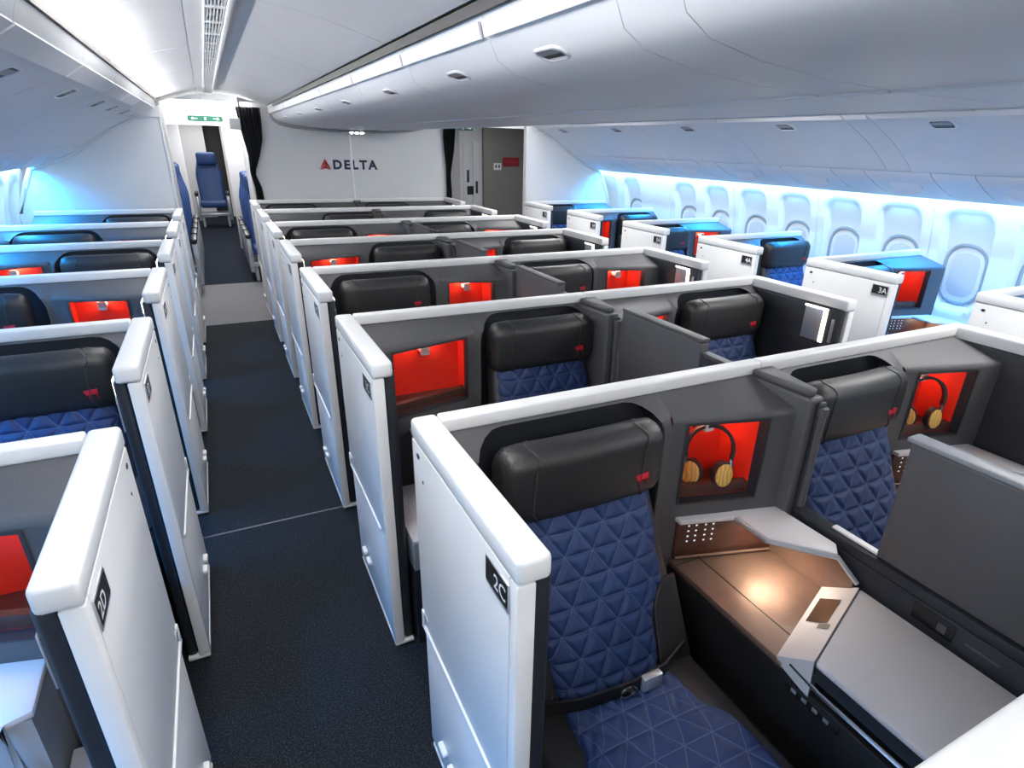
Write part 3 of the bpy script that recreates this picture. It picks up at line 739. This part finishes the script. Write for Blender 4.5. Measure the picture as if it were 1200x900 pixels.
# side consoles, drawn for the seat-by-aisle layout and mirrored for the other one
def console(sg, flip):
    r = empty('side_console')
    def xf(u, v, z): return (sg * ((1.378 - u) if flip else u), -v, z)
    u0, u1 = .880, 1.268
    b = MB(xf); b.box(u0, u1, .12, 1.13, .0, .612, .006); b.build('console_body', 'black', r)
    b = MB(xf); b.prism([(u0, .135), (u1, .135), (u1, .56), (u0, .68)], .614, .640, 'z', .004); b.build('bronze_tray', 'bronze', r)
    b = MB(xf); b.box(u0 + .105, u0 + .109, .175, .665, .6395, .6415); b.box(u0, u0 + .107, .197, .200, .6395, .6415); b.build('tray_gap', 'black', r)
    # control wall under the cubby
    b = MB(xf); b.prism([(u0 + .01, .136), (u0 + .01, .166), (1.262, .274), (1.262, .136)], .642, .800, 'z', .004); cw = b.build('control_panel', 'woodtray', r)
    for k in range(2):
        for i in range(2):
            for j in range(4):
                uu = u0 + .05 + .062 * k + .028 * i; vv = .166 + (uu - u0 - .01) * .290
                q = MB(xf); q.box(uu, uu + .007, vv - .002, vv + .0025, .715 + .022 * j, .720 + .022 * j); q.build('lit_key', 'icon', cw)
    b = MB(xf); b.tube([(u0 + .012, .175, .655), (1.25, .282, .655)], .005, 6); b.build('panel_rail', 'bronze', cw)
    # raised shelf and its sloping bronze side
    shelf = [(1.095, .150), (1.268, .150), (1.275, .505), (1.232, .545), (1.088, .385)]
    b = MB(xf); b.prism(shelf, .800, .822, 'z', .005); sh = b.build('raised_shelf', 'table', r)
    b = MB(xf); b.prism([(u0 + .006, .14), (1.094, .14), (1.094, .245), (u0 + .006, .185)], .803, .820, 'z', .003); b.build('shelf_ledge', 'table', sh)
    b = MB(xf); b.tube([(1.088, .20, .809), (1.088, .385, .809), (1.16, .470, .809), (1.232, .548, .809), (1.266, .610, .738)], .0085, 8); b.build('shelf_edge', 'silver', sh)
    b = MB(xf); b.prism([(.150, .640), (.150, .800), (.500, .800), (.600, .742), (.600, .640)], 1.262, 1.276, 'x'); b.build('bronze_backsplash', 'bronze', r, smooth=0)
    # ramp with the small screen, rising to the white table
    b = MB(xf); b.loft([[(u0, .655, .645), (1.262, .505, .645), (1.262, .508, .628), (u0, .658, .628)], [(u0, .765, .729), (1.268, .620, .729), (1.268, .64, .60), (u0, .775, .60)]]); rp = b.build('ramp', 'table', r, smooth=20)
    def on(uu, t): return (uu, lerp(lerp(.655, .505, (uu - u0) / (1.262 - u0)), lerp(.765, .620, (uu - u0) / (1.268 - u0)), t), lerp(.645, .729, t) + .0015)
    b = MB(xf); b.add([on(1.06, .16), on(1.19, .16), on(1.19, .74), on(1.06, .74)], [(0, 1, 2, 3)]); b.build('small_screen', 'mirror', rp, smooth=0)
    b = MB(xf); b.add([on(1.03, .55), on(1.055, .55), on(1.055, .85), on(1.03, .85)], [(0, 1, 2, 3)]); b.build('screen_symbol', 'grey', rp, smooth=0)
    b = MB(xf); b.prism([(u0 + .006, .768), (u1, .624), (u1, 1.125), (u0 + .006, 1.125)], .706, .728, 'z', .006); b.build('white_table', 'table', r)
    b = MB(xf); b.box(u0 + .01, u1, .77, 1.125, .66, .704); b.build('table_core', 'edge', r)
    b = MB(xf); b.tube([(u0 + .004, .70, .655), (u0 + .004, .80, .640), (u0 + .004, 1.12, .640)], .007, 8); b.build('grab_rail', 'chrome', r)
    b = MB(xf); b.box(u0 - .003, u0 + .004, .70, .88, .570, .598, .002); up = b.build('socket_strip', 'black', r)
    for k in range(4):
        q = MB(xf); q.box(u0 - .0045, u0 - .002, .725 + .036 * k, .742 + .036 * k, .578, .590); q.build('socket', 'silver', up)
    # console downlight under the shelf
    b = MB(xf); b.box(1.13, 1.20, .30, .37, .794, .799); b.build('console_lamp', 'lamp', r)
    return r
CPROTO = {}
def place_console(sg, flip, x, y, label):
    k = (sg, flip)
    if k in CPROTO: o = copy_tree(CPROTO[k])
    else: o = CPROTO[k] = console(sg, flip)
    o.location = (x, y, 0); tag(o, label, 'console', 'side consoles'); return o
for r in (2, 4):
    place_console(1, False, XC, yb_c(r), 'bronze and white side console in suite %dC, %s centre row' % (r, ROWN[r]))
    place_console(-1, True, XB[0], yb_c(r), 'bronze and white side console in suite %dB, %s centre row' % (r, ROWN[r]))
place_console(-1, False, XB[1], yb_c(3), 'bronze and white side console in suite 3B, second centre row')
place_console(1, False, XA, yb_a(3), 'bronze and white side console by the window in suite 3A')
def spot(name, loc, target, power, color, ang=75):
    d = bpy.data.lights.new(name, 'SPOT'); d.energy = power; d.color = color; d.spot_size = math.radians(ang); d.spot_blend = .7; d.shadow_soft_size = .09
    o = bpy.data.objects.new(name, d); COL.objects.link(o); o.location = loc
    o.rotation_euler = (Vector(target) - Vector(loc)).to_track_quat('-Z', 'Y').to_euler(); return o
spot('console_downlight', (XC + 1.17, yb_c(2) - .40, .785), (XC + 1.165, yb_c(2) - .46, .64), 3.0, (1, .80, .62), 140)
spot('console_downlight', (XB[0] - .21, yb_c(2) - .40, .785), (XB[0] - .22, yb_c(2) - .46, .64), 3.0, (1, .80, .62), 140)

# consoles of 2D and 3C: a raised shelf and, between it and the aisle panel, a lower white top
def aisle_console(sg, loc, label):
    r = empty('side_console', loc); tag(r, label, 'console', 'side consoles')
    xf = lambda u, v, z: (sg * u, -v, z)
    b = MB(xf); b.prism([(.292, .180), (.243, .195), (.238, .390), (.290, .408), (.590, .345), (.590, .180)], .785, .806, 'z', .006); b.build('raised_shelf', 'table', r)
    b = MB(xf); b.tube([(.590, .349, .795), (.292, .414, .795), (.286, .418, .66), (.27, .43, .50)], .011, 8); b.build('shelf_edge', 'silver', r)
    b = MB(xf); b.prism([(.292, .180), (.249, .195), (.246, .390), (.292, .398), (.590, .335), (.590, .180)], .0, .784, 'z'); b.build('console_body', 'binedge', r)
    b = MB(xf); b.box(.300, .590, .400, .440, .30, .62, .01); b.build('bronze_front', 'bronze', r)
    low = [(.100, .290), (.237, .290), (.237, .640), (.20, .690), (.15, .715), (.100, .720)]
    b = MB(xf); b.prism(low, .530, .552, 'z', .004); b.build('lower_top', 'table', r)
    b = MB(xf); b.prism([(u * .98 + .002, v * .985 + .004) for u, v in low], .40, .529, 'z', .004); b.build('lower_rim', 'silver', r)
    b = MB(xf); b.prism([(u * .96 + .004, v * .97 + .008) for u, v in low], .0, .399, 'z'); b.build('lower_body', 'edge', r)
    return r
aisle_console(-1, (XD, yb_d(2), 0), 'white topped console with raised shelf in suite 2D, lower left corner')
aisle_console(1, (XC, yb_c(3), 0), 'white lower console top in suite 3C, seen behind the nearest aisle panel')

# headphones on the hooks of 2C and 2B
def headphones():
    r = empty('headphones')
    b = MB(); n = 16; R_ = .088
    arc = [(R_ * math.cos(a), 0, R_ * 1.12 * math.sin(a)) for a in [math.radians(-18 + 216 * k / n) for k in range(n + 1)]]
    rings = []
    for i, p in enumerate(arc):
        a = math.radians(-18 + 216 * i / n); nx, nz = math.cos(a), math.sin(a)
        rings.append([(p[0] + nx * q, w2, p[2] + nz * q) for q, w2 in ((-.006, -.014), (.006, -.014), (.006, .014), (-.006, .014))])
    b.loft(rings); b.build('headband', 'leather', r, smooth=40)
    for s in (-1, 1):
        b = MB(); b.tube([(s * .084, 0, -.025), (s * .088, -.004, -.06)], .007, 8); b.build('yoke', 'chrome', r)
        ax = Vector((s * .42, -.90, 0)).normalized(); c = Vector((s * .062, -.006, -.098)); t1 = ax.cross(Vector((0, 0, 1))).normalized(); t2 = Vector((0, 0, 1))
        def disc(h, k, tip=0.0): return [tuple(c + ax * h + t1 * (.044 * k * math.cos(a)) + t2 * (.055 * k * math.sin(a) * (1 + (tip if math.sin(a) < 0 else 0)))) for a in [2 * PI * q / 22 for q in range(22)]]
        b = MB(); b.loft([disc(-.026, .80), disc(-.022, .98), disc(-.004, 1.0), disc(.004, .96)]); cup = b.build('ear_cup', 'leather', r, smooth=50)
        b = MB(); b.loft([disc(.003, .86), disc(.010, .84), disc(.013, .70)]); b.build('wooden_cap', 'wood', cup, smooth=50)
    return r
hp = headphones()
hp.location = (XC + .885 + .28 * .52 + .004, yb_c(2) - .118, 1.040); hp.rotation_euler = (math.radians(-6), 0, math.radians(-34))
hp.scale = (.93, .93, .93)
tag(hp, 'black headphones with wooden ear caps on the hook in suite 2C', 'headphones', 'headphones')
h2 = copy_tree(hp); h2.location = (XB[0] - .34, yb_c(2) - .135, 1.040); h2.rotation_euler = (math.radians(-6), 0, math.radians(-34))
tag(h2, 'black headphones with wooden ear caps on the hook in suite 2B', 'headphones', 'headphones')

# top edge of the row in front of the camera
r_ = empty('suite_wall', (1.68, .17, 0)); tag(r_, 'white top edge of a suite wall in the bottom right corner', 'suite wall')
b = MB(); b.box(-1.29, 1.29, -.09, .050, 1.245, ZT, .014, 3); b.build('top_trim', 'shell', r_)
b = MB(); b.box(-1.27, 1.27, -.02, .045, .0, 1.245); b.build('back_panel', 'liner', r_)

# ------------------------------------------------------------------ aft of the suites
def cloth(name, prof, cx, y, label, folds=7):
    """prof: (z, half width, x shift) from top to bottom; the folds run down the cloth"""
    b = MB(); rings = []; N = 56
    for z, hw, dx in prof:
        f = [];
        for k in range(N):
            t = k / (N - 1); x = -hw + 2 * hw * t; d = .022 * math.sin(t * folds * 2 * PI) + .008 * math.sin(t * 23 + z * 3)
            f.append((cx + dx + x, y + d, z))
        rings.append(f + [(p[0], p[1] + .012, p[2]) for p in f[::-1]])
    b.loft(rings); return tag(b.build(name, 'curtain', None, smooth=60), label, 'curtain', 'curtains')
cloth('curtain', [(2.345, .135, 0), (2.2, .125, .005), (2.0, .105, .01), (1.82, .065, -.005), (1.66, .035, -.04), (1.60, .030, -.045), (1.45, .040, -.01), (1.2, .045, 0), (.3, .05, 0)], .525, 8.44, 'dark curtain gathered at the left edge of the centre bulkhead')
cloth('curtain', [(2.26, .085, -.02), (2.1, .08, -.03), (1.9, .065, -.035), (1.72, .04, -.045), (1.60, .03, -.055), (1.4, .035, -.05), (.3, .04, -.05)], 3.06, 8.46, 'dark curtain gathered at the right edge of the centre bulkhead')
b = MB(); b.box(.30, .42, 8.36, 8.56, 2.10, 2.22, .01); tag(b.build('curtain_box', 'wall'), 'small white curtain box left of the gathered dark curtain', 'box')

def exit_sign(x, y, z, wd, label):
    r = empty('exit_sign', (x, y, z)); tag(r, label, 'sign', 'exit signs')
    b = MB(); b.prism(rrect(0, 0, wd, .062, .018), -.018, .018, 'y'); b.build('sign_panel', 'green', r)
    for s in (-1, 1):
        q = MB(); q.prism([(s * .62 * wd / 2 + s * .036, 0), (s * .62 * wd / 2 + s * .012, .017), (s * .62 * wd / 2 + s * .012, -.017)], -.021, -.017, 'y'); q.box(*sorted((s * .62 * wd / 2 - s * .034, s * .62 * wd / 2 + s * .014)), -.021, -.017, -.004, .004); q.build('arrow', 'exitw', r)
    q = MB(); q.box(-.010, .010, -.021, -.017, -.016, .016); dr = q.build('door_symbol', 'exitw', r)
    q = MB(); q.box(-.004, .004, -.023, -.020, -.012, .008); q.tube([(0, -.022, .013), (.0, -.021, .0135)], .004, 6); q.tube([(0, -.022, -.008), (.009, -.022, -.018)], .002, 5); q.build('figure_symbol', 'green', dr)
    q = MB(); q.box(-.02, .02, -.01, .01, .031, 2.56 - z, .002); q.build('hanger', 'wall', r)
exit_sign(.062, 8.95, 2.215, .385, 'green exit sign with white arrows hanging over the left aisle')
exit_sign(3.36, 8.80, 2.215, .30, 'green exit sign hanging over the right aisle behind the centre bulkhead')
b = MB(); b.box(-2.1, .455, 9.06, 9.16, 2.14, 2.56); struct(b.build('trim_6', 'wall'))
b = MB(); b.box(2.985, 5.5, 8.92, 9.02, 2.24, 2.56); struct(b.build('trim_7', 'wall'))
# left side of the aisle: partition, then seats in rows seen from the side
b = MB(); b.box(-1.66, -.36, 12.90, 12.98, 0, 2.20, .01); tag(b.build('partition', 'wall'), 'pale partition on the left behind the row of dark blue seats', 'partition')
b = MB(); b.box(.33, 1.60, 13.2, 13.28, 0, 2.20, .01); tag(b.build('partition', 'wall'), 'pale partition far down the right side of the left aisle', 'partition')
b = MB(); b.box(.455, .60, 8.62, 9.50, 0, 2.35, .01); tag(b.build('closet_wall', 'wall'), 'white closet wall along the aisle behind the left curtain', 'wall unit')
def cabin_seat():
    r = empty('cabin_seat')
    b = MB(); rings = []
    for k in range(9):
        t = k / 8; z = lerp(.45, 1.20, t); v = lerp(.0, .22, t); wd = interp([(0, .44), (.7, .46), (.8, .40), (1, .34)], t)
        rings.append([(p, v + q, z) for p, q in rrect(0, 0, wd, .14, .05, 3)])
    b.loft(rings); b.build('backrest', 'seatblue', r, smooth=60)
    b = MB(); b.box(-.17, .17, .06, .19, 1.10, 1.34, .05, 3); b.build('headrest', 'seatblue', r)
    b = MB(); b.box(-.23, .23, -.42, .06, .36, .48, .04, 3); b.build('cushion', 'seatblue', r)
    for s in (-1, 1):
        b = MB(); b.box(s * .27 - .035, s * .27 + .035, -.36, .10, .58, .64, .02); am = b.build('armrest', 'black', r)
        b = MB(); b.box(s * .27 - .03, s * .27 + .03, -.30, .08, .12, .575, .01); b.build('side_panel', 'silver', am)
    b = MB(); b.box(-.25, .25, -.34, .04, .20, .26, .01); b.box(-.24, -.20, -.30, 0, 0, .2); b.box(.20, .24, -.30, 0, 0, .2); b.build('seat_frame', 'silver', r)
    return r
c0_ = cabin_seat(); n_ = 0
for k in range(5):
    o = c0_ if n_ == 0 else copy_tree(c0_); n_ += 1
    o.location = (-.63, 9.55 + .66 * k, 0); o.scale = (1.1, 1.1, 1.2); tag(o, 'dark blue seat in the row left of the far aisle, %s from the camera' % NEAR[k], 'seat', 'seats in the next cabin')
for k, (x, y, lab) in enumerate(((-.02, 17.2, 'blue upright seat facing forward at the far end of the left aisle'), (.66, 10.3, 'nearest blue seat right of the far aisle, behind the closet wall'), (.66, 10.96, 'second blue seat right of the far aisle, behind the closet wall'), (.66, 11.62, 'third blue seat right of the far aisle, behind the closet wall'), (.66, 12.28, 'fourth blue seat right of the far aisle, in front of the pale partition'), (4.5, 12.6, 'blue seat seen through the gap right of the right curtain'), (5.0, 13.8, 'second blue seat by the far right window'), (4.4, 14.6, 'third blue seat deep in the next cabin on the right'))):
    o = copy_tree(c0_); o.location = (x, y, 0); o.scale = (1.25, 1.25, 1.25) if k < 1 else (1.1, 1.1, 1.1); tag(o, lab, 'seat', 'seats in the next cabin')
b = MB(); b.box(-1.7, .02, 19.0, 19.08, 0, 2.4); tag(b.build('partition', 'wall'), 'white end partition left of the dark doorway at the far end', 'partition')
b = MB(); b.box(.42, 1.6, 19.0, 19.08, 0, 2.4); tag(b.build('partition', 'wall'), 'white end partition right of the dark doorway at the far end', 'partition')
b = MB(); b.box(-.1, .6, 19.3, 19.38, 0, 2.4); tag(b.build('dark_doorway', 'darkvoid'), 'dark doorway at the far end of the left aisle', 'doorway')  # near-black panel behind the gap; the dark beyond is painted into its colour
# right side: galley unit and lavatory wall
r_ = empty('galley_unit', (4.03, 10.2, 0)); tag(r_, 'white galley cupboard with dark latches beyond the right aisle', 'cupboard')
b = MB(); b.box(-.20, .215, 0, .7, 0, 2.30, .008); b.build('body', 'wall', r_)
for x0, x1 in ((-.14, .02), (.035, .165)):
    b = MB(); b.box(x0, x1, -.014, 0, .25, 2.05, .004); dr = b.build('door', 'wall', r_)
    b = MB(); b.box((x0 + x1) / 2 - .02, (x0 + x1) / 2 + .02, -.024, -.014, 1.40, 1.60, .004) if x0 < 0 else b.box((x0 + x1) / 2 - .02, (x0 + x1) / 2 + .02, -.024, -.014, 1.22, 1.42, .004); b.build('latch', 'black', dr)
b = MB(); b.box(-.08, .04, -.020, -.014, 1.20, 1.34, .003); b.build('latch_plate', 'black', r_)
r_ = empty('lavatory', (4.75, 10.15, 0)); tag(r_, 'warm grey lavatory wall with red placard right of the galley cupboard', 'lavatory')
b = MB(); b.box(-.50, .40, 0, .8, 0, 2.30, .006); b.build('wall_face', 'beige', r_)
b = MB(); b.prism(rrect(.015, 1.735, .32, .15, .03), -.012, 0, 'y'); pl = b.build('red_placard', 'placard', r_)
b = MB(); b.box(-.02, .15, -.015, -.012, 1.730, 1.742); b.build('printed_line', 'redmark', pl)
b = MB(); b.box(-.315, -.17, -.010, 0, 1.605, 1.715, .003); pw = b.build('white_placard', 'white', r_)
for x in (-.275, -.215):
    b = MB(); b.box(x - .014, x + .014, -.013, -.010, 1.64, 1.685); b.tube([(x, -.012, 1.695), (x, -.011, 1.700)], .009, 8); b.build('figure_symbol', 'black', pw)
